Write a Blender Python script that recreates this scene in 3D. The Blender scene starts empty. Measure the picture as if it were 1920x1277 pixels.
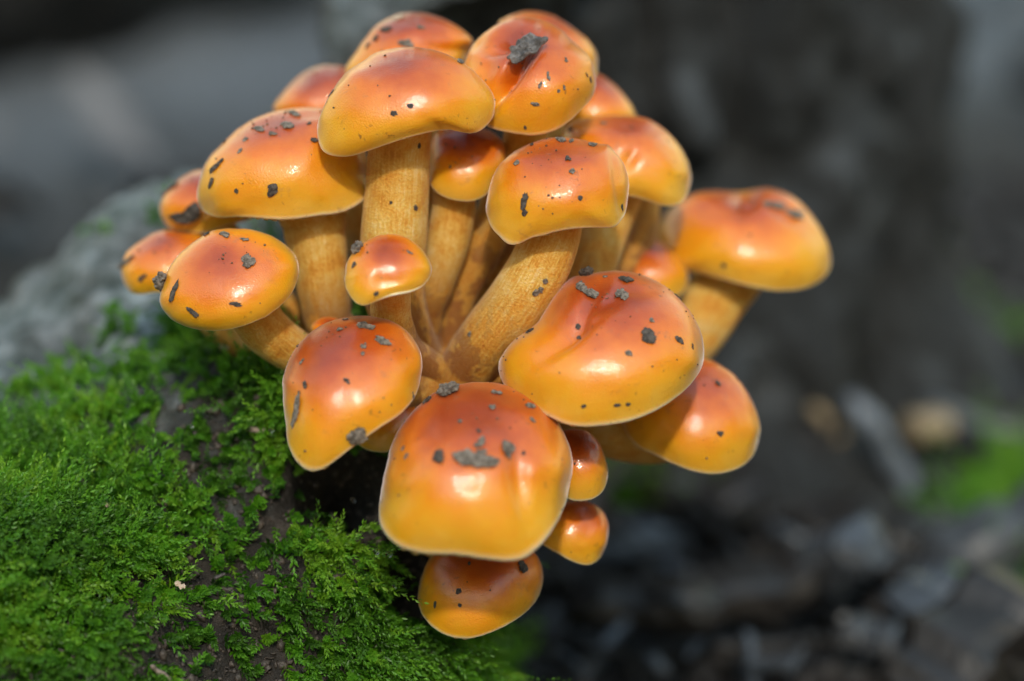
import bpy, bmesh, math, random
import numpy as np
from mathutils import Vector, noise, Matrix
from mathutils.bvhtree import BVHTree
random.seed(7); rng = np.random.default_rng(7)
S = bpy.context.scene
COL = S.collection
CM = 0.01                                    # the layout below is written in centimetres

# ------------------------------------------------------------------ camera
PITCH = math.radians(20.0); DIST = 45.0; GROUND = 8.5    # cm
SP, CP = math.sin(PITCH), math.cos(PITCH)
def W(c):                                    # frame at the focus point (right, up, towards viewer; cm) -> world metres
    c = np.asarray(c, float)
    return np.stack([c[..., 0], c[..., 1]*SP - c[..., 2]*CP, c[..., 1]*CP + c[..., 2]*SP + GROUND], -1)*CM
def P(px, py, z=0.0):                        # photo pixel at depth z -> local cm
    s = (DIST - z)/DIST
    return np.array([(px-960)/120*s, (638.5-py)/120*s, z])
cam_d = bpy.data.cameras.new('camera'); cam = bpy.data.objects.new('camera', cam_d); COL.objects.link(cam)
cam.location = Vector(W((0, 0, DIST))); cam.rotation_euler = (math.pi/2 - PITCH, 0, 0)
cam_d.sensor_width = 23.6; cam_d.lens = 23.6*DIST/16.0
cam_d.clip_start = 0.01; cam_d.clip_end = 300
cam_d.dof.use_dof = True; cam_d.dof.focus_distance = (DIST-0.9)*CM; cam_d.dof.aperture_fstop = 4.0
S.camera = cam
# ------------------------------------------------------------------ light
LIFT = math.radians(26)
Lc = np.array([math.sin(math.radians(2)), math.sin(LIFT), math.cos(LIFT)])
Lw = Vector((Lc[0], Lc[1]*SP - Lc[2]*CP, Lc[1]*CP + Lc[2]*SP)).normalized()
world = bpy.data.worlds.new('World'); S.world = world; world.use_nodes = True
nt = world.node_tree; bg = nt.nodes['Background']
sky = nt.nodes.new('ShaderNodeTexSky'); sky.sky_type = 'NISHITA'; sky.sun_disc = False
sky.sun_elevation = math.asin(Lw.z); sky.sun_rotation = math.pi - math.atan2(Lw.x, -Lw.y)
sky.altitude = 200; sky.air_density = 3.0; sky.dust_density = 1.0
nt.links.new(sky.outputs[0], bg.inputs[0]); bg.inputs[1].default_value = 0.15
sd = bpy.data.lights.new('sun', 'SUN'); sd.energy = 1.35; sd.angle = math.radians(3.0); sd.color = (1.0, 0.90, 0.76)
sun = bpy.data.objects.new('sun', sd); COL.objects.link(sun)
sun.rotation_euler = Lw.to_track_quat('Z', 'Y').to_euler(); sun.location = Lw*2
S.view_settings.view_transform = 'Standard'; S.view_settings.look = 'None'
S.view_settings.exposure = 0.78; S.view_settings.gamma = 1.0; S.view_settings.use_curve_mapping = False
S.render.engine = 'CYCLES'; S.cycles.use_denoising = True

# ------------------------------------------------------------------ materials
class NT:
    def __init__(s, name):
        s.m = bpy.data.materials.new(name); s.m.use_nodes = True
        s.t = s.m.node_tree; s.p = s.t.nodes['Principled BSDF']; s.out = s.t.nodes['Material Output']
    def n(s, typ, **kw):
        nd = s.t.nodes.new(typ)
        for k, v in kw.items(): setattr(nd, k, v)
        return nd
    def l(s, a, b): s.t.links.new(a, b)
    def set(s, **kw):
        for k, v in kw.items(): s.p.inputs[k.replace('_', ' ')].default_value = v
    def coord(s):
        return s.n('ShaderNodeTexCoord').outputs['Object']
    def noise(s, scale, detail=4, rough=.55, vec=None, dist=0):
        nd = s.n('ShaderNodeTexNoise'); nd.inputs['Scale'].default_value = scale
        nd.inputs['Detail'].default_value = detail; nd.inputs['Roughness'].default_value = rough
        nd.inputs['Distortion'].default_value = dist
        s.l(vec if vec is not None else s.coord(), nd.inputs['Vector']); return nd.outputs['Fac']
    def ramp(s, fac, stops, interp='LINEAR'):
        nd = s.n('ShaderNodeValToRGB'); cr = nd.color_ramp; cr.interpolation = interp
        while len(cr.elements) < len(stops): cr.elements.new(.5)
        for e, (p, c) in zip(cr.elements, stops):
            e.position = p; e.color = (*c, 1) if len(c) == 3 else c
        s.l(fac, nd.inputs[0]); return nd.outputs[0]
    def math(s, op, a, b=None, clamp=False):
        nd = s.n('ShaderNodeMath', operation=op, use_clamp=clamp)
        for i, v in enumerate((a, b)):
            if v is None: continue
            if isinstance(v, (int, float)): nd.inputs[i].default_value = v
            else: s.l(v, nd.inputs[i])
        return nd.outputs[0]
    def mix(s, fac, a, b, blend='MIX'):
        nd = s.n('ShaderNodeMix', data_type='RGBA', blend_type=blend)
        for sock, v in ((nd.inputs[0], fac), (nd.inputs[6], a), (nd.inputs[7], b)):
            if isinstance(v, (int, float)): sock.default_value = v
            elif isinstance(v, tuple): sock.default_value = (*v, 1)
            else: s.l(v, sock)
        return nd.outputs[2]
    def attr(s, name, typ='GEOMETRY', out='Fac'):
        nd = s.n('ShaderNodeAttribute', attribute_name=name, attribute_type=typ); return nd.outputs[out]
    def bump(s, h, strength, dist):
        nd = s.n('ShaderNodeBump'); nd.inputs['Strength'].default_value = strength
        nd.inputs['Distance'].default_value = dist; s.l(h, nd.inputs['Height']); s.l(nd.outputs[0], s.p.inputs['Normal'])

def cap_material():
    m = NT('cap_skin'); co = m.coord()
    u = m.attr('u'); sh = m.attr('shift', 'OBJECT')
    n1 = m.noise(160, 3, .5, co); n2 = m.noise(520, 4, .6, co)
    k = m.math('ADD', m.math('ADD', u, sh), m.math('MULTIPLY', m.math('SUBTRACT', n1, .5), .46))
    k = m.math('ADD', k, m.math('MULTIPLY', m.math('SUBTRACT', n2, .5), .10))
    k = m.math('MULTIPLY', k, 0.86)
    col = m.ramp(k, [(0.0, (.30, .040, .006)), (.18, (.47, .080, .005)), (.36, (.66, .160, .004)),
                     (.54, (.74, .260, .005)), (.72, (.72, .335, .010)), (.90, (.72, .41, .05))])
    rim = m.math('MULTIPLY', m.math('SUBTRACT', u, .985), 18.0, True)
    col = m.mix(m.math('MULTIPLY', rim, .75), col, (.88, .76, .58))
    # small brown bruises and soil-stained pores
    st = m.ramp(m.noise(900, 2, .5, co, 1.0), [(.64, (0, 0, 0)), (.70, (1, 1, 1))])
    pt = m.ramp(m.noise(210, 3, .6, co), [(.52, (0, 0, 0)), (.66, (1, 1, 1))])
    col = m.mix(m.math('MULTIPLY', m.math('MULTIPLY', st, pt), .7), col, (.15, .05, .02))
    bl = m.ramp(m.noise(330, 4, .65, co, .6), [(.62, (0, 0, 0)), (.72, (1, 1, 1))])
    col = m.mix(m.math('MULTIPLY', bl, .30), col, (.30, .12, .06))
    m.l(col, m.p.inputs['Base Color'])
    fine = m.noise(3800, 2, .6, co)
    r = m.math('ADD', m.math('MULTIPLY', n2, .2), .26); m.l(r, m.p.inputs['Roughness'])
    m.set(Subsurface_Weight=.30, Subsurface_Scale=.0022, Subsurface_Radius=(1, .36, .08), Specular_IOR_Level=.38,
          Sheen_Weight=.5, Sheen_Roughness=.24, Sheen_Tint=(.92, .88, 1, 1), Coat_Weight=.7, Coat_Roughness=.07, Coat_IOR=1.5)
    m.bump(m.math('ADD', fine, m.math('MULTIPLY', n2, .3)), .42, .0002)
    cb = m.n('ShaderNodeBump'); cb.inputs['Strength'].default_value = .38; cb.inputs['Distance'].default_value = .00012; m.l(fine, cb.inputs['Height']); m.l(cb.outputs[0], m.p.inputs['Coat Normal'])
    return m.m
def stem_material():
    m = NT('stem_flesh'); co = m.coord()
    v = m.attr('v'); ang = m.attr('w')
    cmb = m.n('ShaderNodeCombineXYZ'); m.l(m.math('MULTIPLY', ang, 14), cmb.inputs[0]); m.l(m.math('MULTIPLY', v, 3.0), cmb.inputs[1])
    m.l(m.attr('seed', 'OBJECT'), cmb.inputs[2])
    fib = m.noise(3.2, 5, .65, cmb.outputs[0]); n1 = m.noise(260, 4, .6, co); n2 = m.noise(2600, 3, .6, co)
    col = m.ramp(m.math('ADD', m.math('MULTIPLY', fib, .32), m.math('ADD', m.math('MULTIPLY', n1, .42), m.math('MULTIPLY', n2, .26))),
                 [(.36, (.44, .15, .010)), (.45, (.62, .29, .035)), (.53, (.70, .43, .095)), (.64, (.78, .60, .28))])
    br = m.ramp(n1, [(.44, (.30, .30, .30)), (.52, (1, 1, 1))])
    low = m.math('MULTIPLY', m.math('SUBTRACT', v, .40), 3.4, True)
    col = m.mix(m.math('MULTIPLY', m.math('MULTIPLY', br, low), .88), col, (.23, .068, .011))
    top = m.math('SUBTRACT', 1.0, m.math('MULTIPLY', v, 2.6, True), True)
    col = m.mix(m.math('MULTIPLY', top, .6), col, (.58, .24, .02))
    m.l(col, m.p.inputs['Base Color'])
    m.set(Roughness=.62, Subsurface_Weight=.35, Subsurface_Scale=.002, Subsurface_Radius=(1, .4, .12), Specular_IOR_Level=.3,
          Sheen_Weight=.22, Sheen_Roughness=.3, Sheen_Tint=(1, .88, .74, 1))
    m.bump(m.math('ADD', n2, m.math('MULTIPLY', fib, .35)), .8, .0004)
    return m.m
def gill_material():
    m = NT('gill_flesh'); m.set(Roughness=.6, Subsurface_Weight=.3, Subsurface_Scale=.002, Subsurface_Radius=(1, .4, .12))
    c = m.ramp(m.noise(300), [(.3, (.66, .36, .08)), (.7, (.80, .60, .28))]); m.l(c, m.p.inputs['Base Color']); return m.m
def soil_material(name, a, b, sc=1500):
    m = NT(name); n = m.noise(sc, 5, .65)
    m.l(m.ramp(n, [(.35, a), (.65, b)]), m.p.inputs['Base Color']); m.set(Roughness=.75, Specular_IOR_Level=.35)
    m.bump(n, .9, .0004); return m.m
M_CAP, M_STEM, M_GILL = cap_material(), stem_material(), gill_material()
M_SOIL = soil_material('soil_crumb_grey', (.055, .043, .033), (.26, .22, .18))
M_SOILD = soil_material('soil_crumb_dark', (.028, .022, .018), (.11, .090, .075))
M_SPECK = soil_material('speck_brown', (.06, .03, .015), (.22, .14, .09))
M_FLAKE = soil_material('bark_flake_grey', (.05, .045, .042), (.20, .185, .18), 700)
M_PALE = soil_material('pale_scrap', (.36, .26, .18), (.58, .46, .36), 700)

def bark_material():
    m = NT('log_bark'); co = m.coord()
    n1 = m.noise(55, 6, .6, co); n2 = m.noise(190, 6, .68, co); n3 = m.noise(1600, 4, .6, co)
    dark = m.ramp(n2, [(.32, (.008, .007, .006)), (.55, (.026, .021, .017)), (.75, (.075, .060, .050))])
    lich = m.ramp(n2, [(.36, (.06, .085, .075)), (.50, (.17, .205, .21)), (.66, (.40, .45, .48))])
    f = m.math('ADD', m.attr('lichen'), m.math('MULTIPLY', m.math('SUBTRACT', n1, .5), 2.2), True)
    col = m.mix(f, dark, lich); m.l(col, m.p.inputs['Base Color'])
    m.set(Roughness=.72, Specular_IOR_Level=.4); m.bump(m.math('ADD', m.math('MULTIPLY', n2, 1.0), m.math('MULTIPLY', n3, .5)), 1.0, .0016)
    return m.m
def stump_material():
    m = NT('stump_bark'); co = m.coord()
    n1 = m.noise(38, 6, .6, co, .4); n2 = m.noise(170, 6, .65, co)
    col = m.ramp(n2, [(.30, (.005, .006, .006)), (.52, (.015, .017, .018)), (.72, (.036, .042, .046))])
    li = m.ramp(n1, [(.57, (0, 0, 0)), (.68, (1, 1, 1))]); col = m.mix(m.math('MULTIPLY', li, .8), col, (.10, .115, .13))
    gr = m.ramp(m.noise(30, 4, .6, m.n('ShaderNodeTexCoord').outputs['Generated']), [(.9, (0, 0, 0)), (1, (1, 1, 1))])
    m.l(col, m.p.inputs['Base Color']); m.set(Roughness=.8); m.bump(n2, 1, .004); return m.m
def ground_material():
    m = NT('forest_soil'); co = m.coord()
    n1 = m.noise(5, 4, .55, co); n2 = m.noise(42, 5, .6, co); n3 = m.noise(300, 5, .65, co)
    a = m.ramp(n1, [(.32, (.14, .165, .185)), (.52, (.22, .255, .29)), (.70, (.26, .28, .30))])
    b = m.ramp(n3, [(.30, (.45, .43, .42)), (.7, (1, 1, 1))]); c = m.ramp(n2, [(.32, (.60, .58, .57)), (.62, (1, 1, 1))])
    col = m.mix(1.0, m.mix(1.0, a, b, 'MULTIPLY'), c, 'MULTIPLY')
    # ground colour drops to near black within a radius near the stump
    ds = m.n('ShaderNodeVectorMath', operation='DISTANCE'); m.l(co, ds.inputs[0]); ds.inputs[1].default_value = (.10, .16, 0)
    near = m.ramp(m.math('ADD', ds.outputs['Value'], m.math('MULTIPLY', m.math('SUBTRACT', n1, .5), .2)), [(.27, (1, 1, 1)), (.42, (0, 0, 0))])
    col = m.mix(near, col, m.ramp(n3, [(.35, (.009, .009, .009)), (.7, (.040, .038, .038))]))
    m.l(col, m.p.inputs['Base Color']); m.set(Roughness=.9); m.bump(m.math('ADD', n3, n2), 1, .004); return m.m
def moss_material():
    m = NT('moss_green'); v = m.attr('v'); t = m.attr('tip')
    col = m.ramp(v, [(0, (.022, .095, .004)), (.35, (.068, .26, .007)), (.65, (.155, .46, .012)), (1, (.31, .56, .03))])
    col = m.mix(m.math('MULTIPLY', t, .55), m.mix(1, col, (.62, .66, .6), 'MULTIPLY'), (.19, .42, .05))
    m.l(col, m.p.inputs['Base Color']); m.set(Roughness=.42, Specular_IOR_Level=.45)
    tr = m.n('ShaderNodeBsdfTranslucent'); m.l(col, tr.inputs[0]); mx = m.n('ShaderNodeMixShader'); mx.inputs[0].default_value = .38
    m.l(m.p.outputs[0], mx.inputs[1]); m.l(tr.outputs[0], mx.inputs[2]); m.l(mx.outputs[0], m.out.inputs[0]); return m.m
def plain(name, col, rough=.6, var=.35, sc=300, **kw):
    m = NT(name); n = m.noise(sc, 5, .6)
    m.l(m.ramp(n, [(.3, tuple(c*(1-var) for c in col)), (.7, tuple(min(1, c*(1+var)) for c in col))]), m.p.inputs['Base Color'])
    m.set(Roughness=rough, **kw); m.bump(n, .7, .0008); return m.m
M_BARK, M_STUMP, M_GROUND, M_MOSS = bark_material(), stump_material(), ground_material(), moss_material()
M_WATER = NT('water'); M_WATER.set(Base_Color=(1, 1, 1, 1), Roughness=0.0, Transmission_Weight=1.0, IOR=1.33); M_WATER = M_WATER.m

# ------------------------------------------------------------------ mesh helpers
def mesh(name, V, F, mat, smooth=True, attrs=None):
    me = bpy.data.meshes.new(name)
    V = np.asarray(V, np.float32)
    if isinstance(F, np.ndarray):
        k = F.shape[1]; me.vertices.add(len(V)); me.vertices.foreach_set('co', V.ravel())
        me.loops.add(F.size); me.loops.foreach_set('vertex_index', F.astype(np.int32).ravel())
        me.polygons.add(len(F)); me.polygons.foreach_set('loop_start', np.arange(0, F.size, k, dtype=np.int32))
        me.polygons.foreach_set('loop_total', np.full(len(F), k, np.int32)); me.update(calc_edges=True)
    else:
        me.from_pydata(V.tolist(), [], F); me.update()
    if smooth: me.polygons.foreach_set('use_smooth', [True]*len(me.polygons))
    for k, a in (attrs or {}).items():
        at = me.attributes.new(k, 'FLOAT', 'POINT'); at.data.foreach_set('value', np.asarray(a, np.float32))
    me.materials.append(mat); return me
def link(name, me, parent=None, **props):
    o = bpy.data.objects.new(name, me); COL.objects.link(o)
    if parent is not None:
        o.parent = parent
    for k, v in props.items(): o[k] = v
    return o
def tag(o, label, cat=None, group=None, kind=None):
    o['label'] = label
    if cat: o['category'] = cat
    if group: o['group'] = group
    if kind: o['kind'] = kind
    return o
def grid_faces(nr, ns, closed=True):
    i = np.arange(nr-1)[:, None]; j = np.arange(ns if closed else ns-1)[None, :]; j2 = (j+1) % ns
    return np.stack([i*ns+j, i*ns+j2, (i+1)*ns+j2, (i+1)*ns+j], -1).reshape(-1, 4)
def n3(p, s, seed=0.0):
    return noise.noise(Vector((p[0]*s+seed, p[1]*s-seed*.7, p[2]*s+seed*1.3)))
def catmull(pts, n):
    pts = np.asarray(pts, float); p = np.vstack([2*pts[0]-pts[1], pts, 2*pts[-1]-pts[-2]])
    out = []; seg = len(pts)-1
    for q in np.linspace(0, seg, n):
        i = min(int(q), seg-1); t = q-i; a, b, c, d = p[i:i+4]
        out.append(.5*((2*b)+(c-a)*t+(2*a-5*b+4*c-d)*t*t+(3*b-a-3*c+d)*t**3))
    return np.array(out)
def hull2(pts):
    pts = sorted(map(tuple, pts))
    def half(ps):
        h = []
        for p in ps:
            while len(h) > 1 and (h[-1][0]-h[-2][0])*(p[1]-h[-2][1])-(h[-1][1]-h[-2][1])*(p[0]-h[-2][0]) <= 0: h.pop()
            h.append(p)
        return h
    a = half(pts); b = half(pts[::-1]); return np.array(a[:-1]+b[:-1])
def area_cent(q):
    x, y = q[:, 0], q[:, 1]; x2, y2 = np.roll(x, -1), np.roll(y, -1); c = x*y2-x2*y; A = c.sum()/2
    return abs(A), np.array([((x+x2)*c).sum()/(6*A), ((y+y2)*c).sum()/(6*A)])
def polar(q, c, n=180):                       # distance from c to the polygon q in n directions
    out = np.zeros(n); q = q-c
    for k in range(n):
        a = -math.pi+2*math.pi*k/n; d = np.array([math.cos(a), math.sin(a)]); best = 0
        for i in range(len(q)):
            p, e = q[i], q[(i+1) % len(q)]-q[i]; den = d[0]*e[1]-d[1]*e[0]
            if abs(den) < 1e-12: continue
            t = (p[0]*e[1]-p[1]*e[0])/den; w = (p[0]*d[1]-p[1]*d[0])/den
            if t > best and -1e-9 <= w <= 1+1e-9: best = t
        out[k] = best
    return out

# ------------------------------------------------------------------ ground, log, stump
def make_ground():
    xs = np.concatenate([-np.geomspace(120, .3, 40), np.linspace(-.28, .5, 66), np.geomspace(.52, 120, 40)])
    ys = np.concatenate([-np.geomspace(120, .5, 24), np.linspace(-.45, 1.6, 110), np.geomspace(1.65, 120, 34)])
    X, Y = np.meshgrid(xs, ys); Z = np.zeros_like(X)
    for i in range(X.shape[0]):
        for j in range(X.shape[1]):
            x, y = X[i, j], Y[i, j]
            if abs(x) < 3 and abs(y) < 4:
                Z[i, j] = -.012 + .010*noise.noise((x*7, y*7, 1.3)) + .006*noise.noise((x*26, y*26, 4)) + .004*noise.noise((x*60, y*60, 9))
            else: Z[i, j] = -.012
    ny, nx = X.shape
    f = grid_faces(ny, nx, False)[:, ::-1]
    f = np.ascontiguousarray(f[:, ::-1])
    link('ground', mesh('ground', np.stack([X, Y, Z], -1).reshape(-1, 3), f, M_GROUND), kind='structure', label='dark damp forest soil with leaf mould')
make_ground()

P6 = np.array([-8.6, 5.9]); DA = np.array([.807, .590]); DP = np.array([.590, -.807])
def log_point(a, q):
    """a: along the root, q: -1.6..2 round the section (-1 rear edge, 0..1 front shoulder, >1 front wall). cm, world axes with h above ground"""
    ridge = -1.35 + (.40*a if a > 0 else .20*a) + .25*math.sin(a*.9)
    turn = 1.5*math.log1p(math.exp((a-2.7)*1.8))/1.8
    R = 5.5
    if q <= 0:
        w = min(1.0, -q); perp = 5.0-w*6.0; drop = .25*w*w
        if q < -1: e = min(1, (-q-1)/.6); perp = -1-3*math.sin(e*math.pi/2); drop = .25+9*(1-math.cos(e*math.pi/2))
    elif q <= 1:
        f = q*math.pi/2; perp = 5+R*math.sin(f); drop = R*(1-math.cos(f))
    else:
        perp = 5+R-.6*(q-1); drop = R+(q-1)*5.5
    perp -= turn*max(0, min(1, (perp+1)/6.5))
    xy = P6+a*DA+perp*DP
    return np.array([xy[0], xy[1], max(ridge-drop, -9.3)])
NA, NQ = 190, 150
def to_px(w):
    w = np.asarray(w)/CM; y = w[1]; h = w[2]-GROUND
    c = np.array([w[0], h*CP+y*SP, h*SP-y*CP]); s = (DIST-c[2])/DIST
    return 960+c[0]/s*120, 638.5-c[1]/s*120, c[2]
def make_log():
    A = np.linspace(-15, 14.5, NA); Q = np.concatenate([np.linspace(-1.6, -1.0, 14)[:-1], np.linspace(-1, 2, NQ-13)])
    V = np.zeros((NA, NQ, 3))
    for i, a in enumerate(A):
        for j, q in enumerate(Q): V[i, j] = log_point(a, q)
    du = np.gradient(V, axis=0); dv = np.gradient(V, axis=1); N = np.cross(dv, du); N /= np.linalg.norm(N, axis=2, keepdims=True)+1e-9
    if N[NA//2, 60, 2] < 0: N = -N
    base = V.copy(); lich = np.zeros((NA, NQ))
    for i in range(NA):
        for j in range(NQ):
            p = base[i, j]
            d = .42*n3(p, .38, 3)+.20*n3(p, .95, 8)+.09*n3(p, 2.3, 2)+.05*n3(p, 5, 5)
            g = abs(n3((p[0]*.5, p[1]*.5, p[2]*1.2), 1.1, 17)); d -= .18*max(0, .25-g)/.25
            if Q[j] > 0:                      # hollows under the caps, carved in to darken where cap shadows fall
                x, y, _ = to_px(np.array([p[0], p[1], p[2]+GROUND])*CM)
                d -= 2.3*math.exp(-((x-650)/85)**2-((y-915)/70)**2)+1.5*math.exp(-((x-775)/60)**2-((y-1090)/60)**2)
            V[i, j] = p+N[i, j]*d
            # grey lichen crust on the open top of the root, away from the wet front
            lich[i, j] = np.clip((.30-Q[j])*1.5, -.5, .75)-.12-.04*max(0, A[i]-2)
    Vw = V.copy(); Vw[..., 2] += GROUND; Vw *= CM
    f = grid_faces(NA, NQ, False)
    nrm = np.cross(Vw[1, 60]-Vw[0, 60], Vw[0, 61]-Vw[0, 60])
    if nrm[2] < 0: f = f[:, ::-1]
    V_, F_ = Vw.reshape(-1, 3), [list(map(int, r)) for r in f]
    # close the two ends with fans
    for i in (0, NA-1):
        c = len(V_); V_ = np.vstack([V_, Vw[i].mean(0)])
        for j in range(NQ-1):
            q = [i*NQ+j, i*NQ+j+1, c]; F_.append(q if i else q[::-1])
    li = np.concatenate([lich.ravel(), [0, 0]])
    root = link('mossy_log', None); root.location = Vector(Vw[NA//2].mean(0)*[1, 1, 0])
    me = mesh('bark', V_-np.array(root.location), F_, M_BARK, True, {'lichen': li})
    link('bark', me, root)
    tag(root, 'mossy grey-barked fallen root log carrying the orange mushroom cluster', 'log')
    return root, Vw, N, A, Q
LOG, LV, LN, LA, LQ = make_log()

def make_stump():
    cx, cy, r0 = 3.4, 23.5, 6.4
    nz, ns = 90, 150; V = np.zeros((nz, ns, 3))
    for i in range(nz):
        h = -9.2+26*i/(nz-1); t = i/(nz-1)
        for j in range(ns):
            th = 2*math.pi*j/ns; c, s = math.cos(th), math.sin(th)
            q = (c*2.2, s*2.2, h*.10)
            rid = abs(n3(q, 1.6, 4)); rr = r0*(1-.12*t)+2.4*math.exp(-(h+9.2)/2.6)*(1+.5*math.sin(th*5+1))
            rr += 1.5*n3((c*3, s*3, h*.18), .9, 11)-1.1*max(0, .22-rid)/.22+.7*n3((c*6, s*6, h*.5), 1.2, 6)+.35*n3((c*12, s*12, h*1.2), 1.3, 9)
            top = (2.5*n3((c*2, s*2, 0), 1.3, 21)+1.5*n3((c*6, s*6, 0), 1.3, 2))*t**6
            V[i, j] = (cx+rr*c, cy+rr*s, h+top+GROUND)
    V *= CM; f = [list(map(int, r)) for r in grid_faces(nz, ns)]; P_ = V.reshape(-1, 3)
    root = link('tree_stump', None); root.location = (cx*CM, cy*CM, 0)
    link('bark', mesh('bark', P_-np.array(root.location), f, M_STUMP), root)
    # broken heartwood top
    rings = []; nr = 14
    for k in range(nr):
        w = 1-k/nr
        for j in range(ns):
            p = V[-1, j]; c0 = np.array([cx*CM, cy*CM, V[-1, :, 2].mean()-.012])
            q = c0+(p-c0)*w; q[2] += .012*n3(q, 90, 3)*(1-abs(2*w-1)); rings.append(q)
    rings.append(c0); fr = [list(map(int, r)) for r in grid_faces(nr, ns)]
    for j in range(ns): fr.append([(nr-1)*ns+j, (nr-1)*ns+(j+1) % ns, nr*ns])
    link('broken_top', mesh('broken_top', np.array(rings)-np.array(root.location), fr, plain('heartwood', (.16, .11, .07), .85)), root)
    tag(root, 'dark rotten tree stump with ridged bark rising behind the mushrooms', 'stump')
make_stump()

# ------------------------------------------------------------------ mushrooms
CAPS = {}         # name -> (world BVH, root)
BVH_ALL = []
def make_cap(outline, zc, axis, hr=.78, p=2.25, seed=0, dents=(), rough=.02, ns=88):
    o_ = np.array(outline, float); m_ = len(o_); out = catmull(np.vstack([o_[-2:], o_, o_[:3]]), (m_+4)*4+1)[8:8+m_*4]
    c_px = area_cent(out)[1]; C = P(c_px[0], c_px[1], zc)
    w = np.array([0, 0, DIST])-C; w /= np.linalg.norm(w); r = np.cross((0, 1, 0), w); r /= np.linalg.norm(r); u = np.cross(w, r)
    Q = np.array([P(a, b, zc)-C for a, b in out]); T = np.stack([Q@r, Q@u], 1)
    At, ct = area_cent(T)
    ax = np.array(axis, float); ax /= np.linalg.norm(ax); ax = ax[0]*r+ax[1]*u+ax[2]*w
    e1 = np.cross(ax, w+.01*r); e1 /= np.linalg.norm(e1); e2 = np.cross(ax, e1)
    prof = []; n = 34
    for i in range(n+1):
        t = i/n*math.pi/2; prof.append((max(math.sin(t), 0)**(2/p), max(math.cos(t), 0)**(2/p), i/n))
    prof += [(1.002, -.018, 1.02), (.996, -.042, 1.05), (.98, -.060, 1.08), (.955, -.062, 1.11), (.925, -.042, 1.14)]
    under = [(.86, .0, 1.2), (.6, .16, 1.2), (.3, .30, 1.2), (.0, .34, 1.2)]
    prof = np.array(prof+under); nr = len(prof)
    th = np.linspace(0, 2*math.pi, ns, endpoint=False)
    def lathe(pr, wob=0):
        rad = pr[:, 0][:, None]*np.ones(ns)[None]; zz = pr[:, 1][:, None]*np.ones(ns)[None]
        lob = np.array([.06*noise.noise((math.cos(t)*1.2+seed*3.1, math.sin(t)*1.2, seed)) for t in th])
        zz = zz*hr + (lob*.9)[None]*np.clip(rad, 0, 1)**2
        rad = rad*(1+lob[None]*.5)
        return rad[..., None]*(np.cos(th)[None, :, None]*e1+np.sin(th)[None, :, None]*e2)+zz[..., None]*ax
    V = lathe(prof)
    for i in range(n+6):
        for j in range(ns):
            d = V[i, j]; m = np.linalg.norm(d)+1e-6
            V[i, j] = d*(1+rough*(1.6*n3(d, 1.5, seed*5+1)+.8*n3(d, 3.4, seed)))
    def proj(X): return np.stack([X@r, X@u], -1)
    h = hull2(proj(V[:n+5]).reshape(-1, 2)); Ah, ch = area_cent(h)
    R = math.sqrt(At/Ah); h = h*R; ch = ch*R
    pb, pt = polar(h, ch), polar(T, ct)
    pt = pt*np.array([1+.008*noise.noise((math.cos(k*.0349)*9, math.sin(k*.0349)*9, seed*2.2)) for k in range(180)])
    ang0 = 2*math.pi/180
    def warp(X):                              # unit cap -> this cap, sculpted to its own uneven margin
        X = X*R; q = proj(X)-ch; rr = np.linalg.norm(q, axis=-1); a = (np.arctan2(q[..., 1], q[..., 0])+math.pi)/ang0
        i0 = np.floor(a).astype(int) % 180; i1 = (i0+1) % 180; f = a-np.floor(a)
        B = pb[i0]*(1-f)+pb[i1]*f; Tt = pt[i0]*(1-f)+pt[i1]*f
        k = np.clip(rr/B, 0, 1); k = k*k*(3-2*k); g = 1+(Tt/B-1)*(.25+.75*k)
        q2 = q*g[..., None]+ct
        return C + q2[..., 0:1]*r+q2[..., 1:2]*u+(X@w)[..., None]*w
    V = warp(V)
    # dents and folds
    if dents:
        du = np.gradient(V, axis=0); dv = np.roll(V, -1, 1)-np.roll(V, 1, 1); N = np.cross(dv, du)
        N /= np.linalg.norm(N, axis=2, keepdims=True)+1e-9
        if (N[n//2]*(V[n//2]-C)).sum() < 0: N = -N
        s = (DIST-V[..., 2])/DIST; px = 960+V[..., 0]/s*120; py = 638.5-V[..., 1]/s*120
        D = np.zeros(px.shape)
        for (x, y, sx, sy, rot, dep) in dents:
            c_, s_ = math.cos(math.radians(rot)), math.sin(math.radians(rot))
            lx = (px-x)*c_+(py-y)*s_; ly = -(px-x)*s_+(py-y)*c_
            D += dep*np.exp(-(lx/sx)**2-(ly/sy)**2)
        face = np.clip((N@w+.1)*4, 0, 1); face[n+3:] = 0
        V = V-N*(D*face)[..., None]
    uu = np.repeat(prof[:, 2], ns)
    # gills: radial folds under the cap
    ng = 44; ns2 = ng*4; th = np.linspace(0, 2*math.pi, ns2, endpoint=False); ns_old, ns_ = ns, ns2
    gp = np.array([(.895, -.105, 0), (.8, -.03, 0), (.6, .11, 0), (.4, .2, 0), (.16, .25, 0)])
    G = []
    for (rho, z, _) in gp:
        am = .035 if .2 < rho < .88 else .01
        wav = np.where((np.arange(ns2) % 4) < 2, am, -am)
        G.append(rho*(np.cos(th)[:, None]*e1+np.sin(th)[:, None]*e2)+(z*hr+wav-.02)[:, None]*ax)
    G = warp(np.array(G))
    seat = warp((.22*hr*ax)[None, None])[0, 0]
    return V, uu, nr, ns, G, ns2, len(gp), seat, R, -ax
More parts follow.
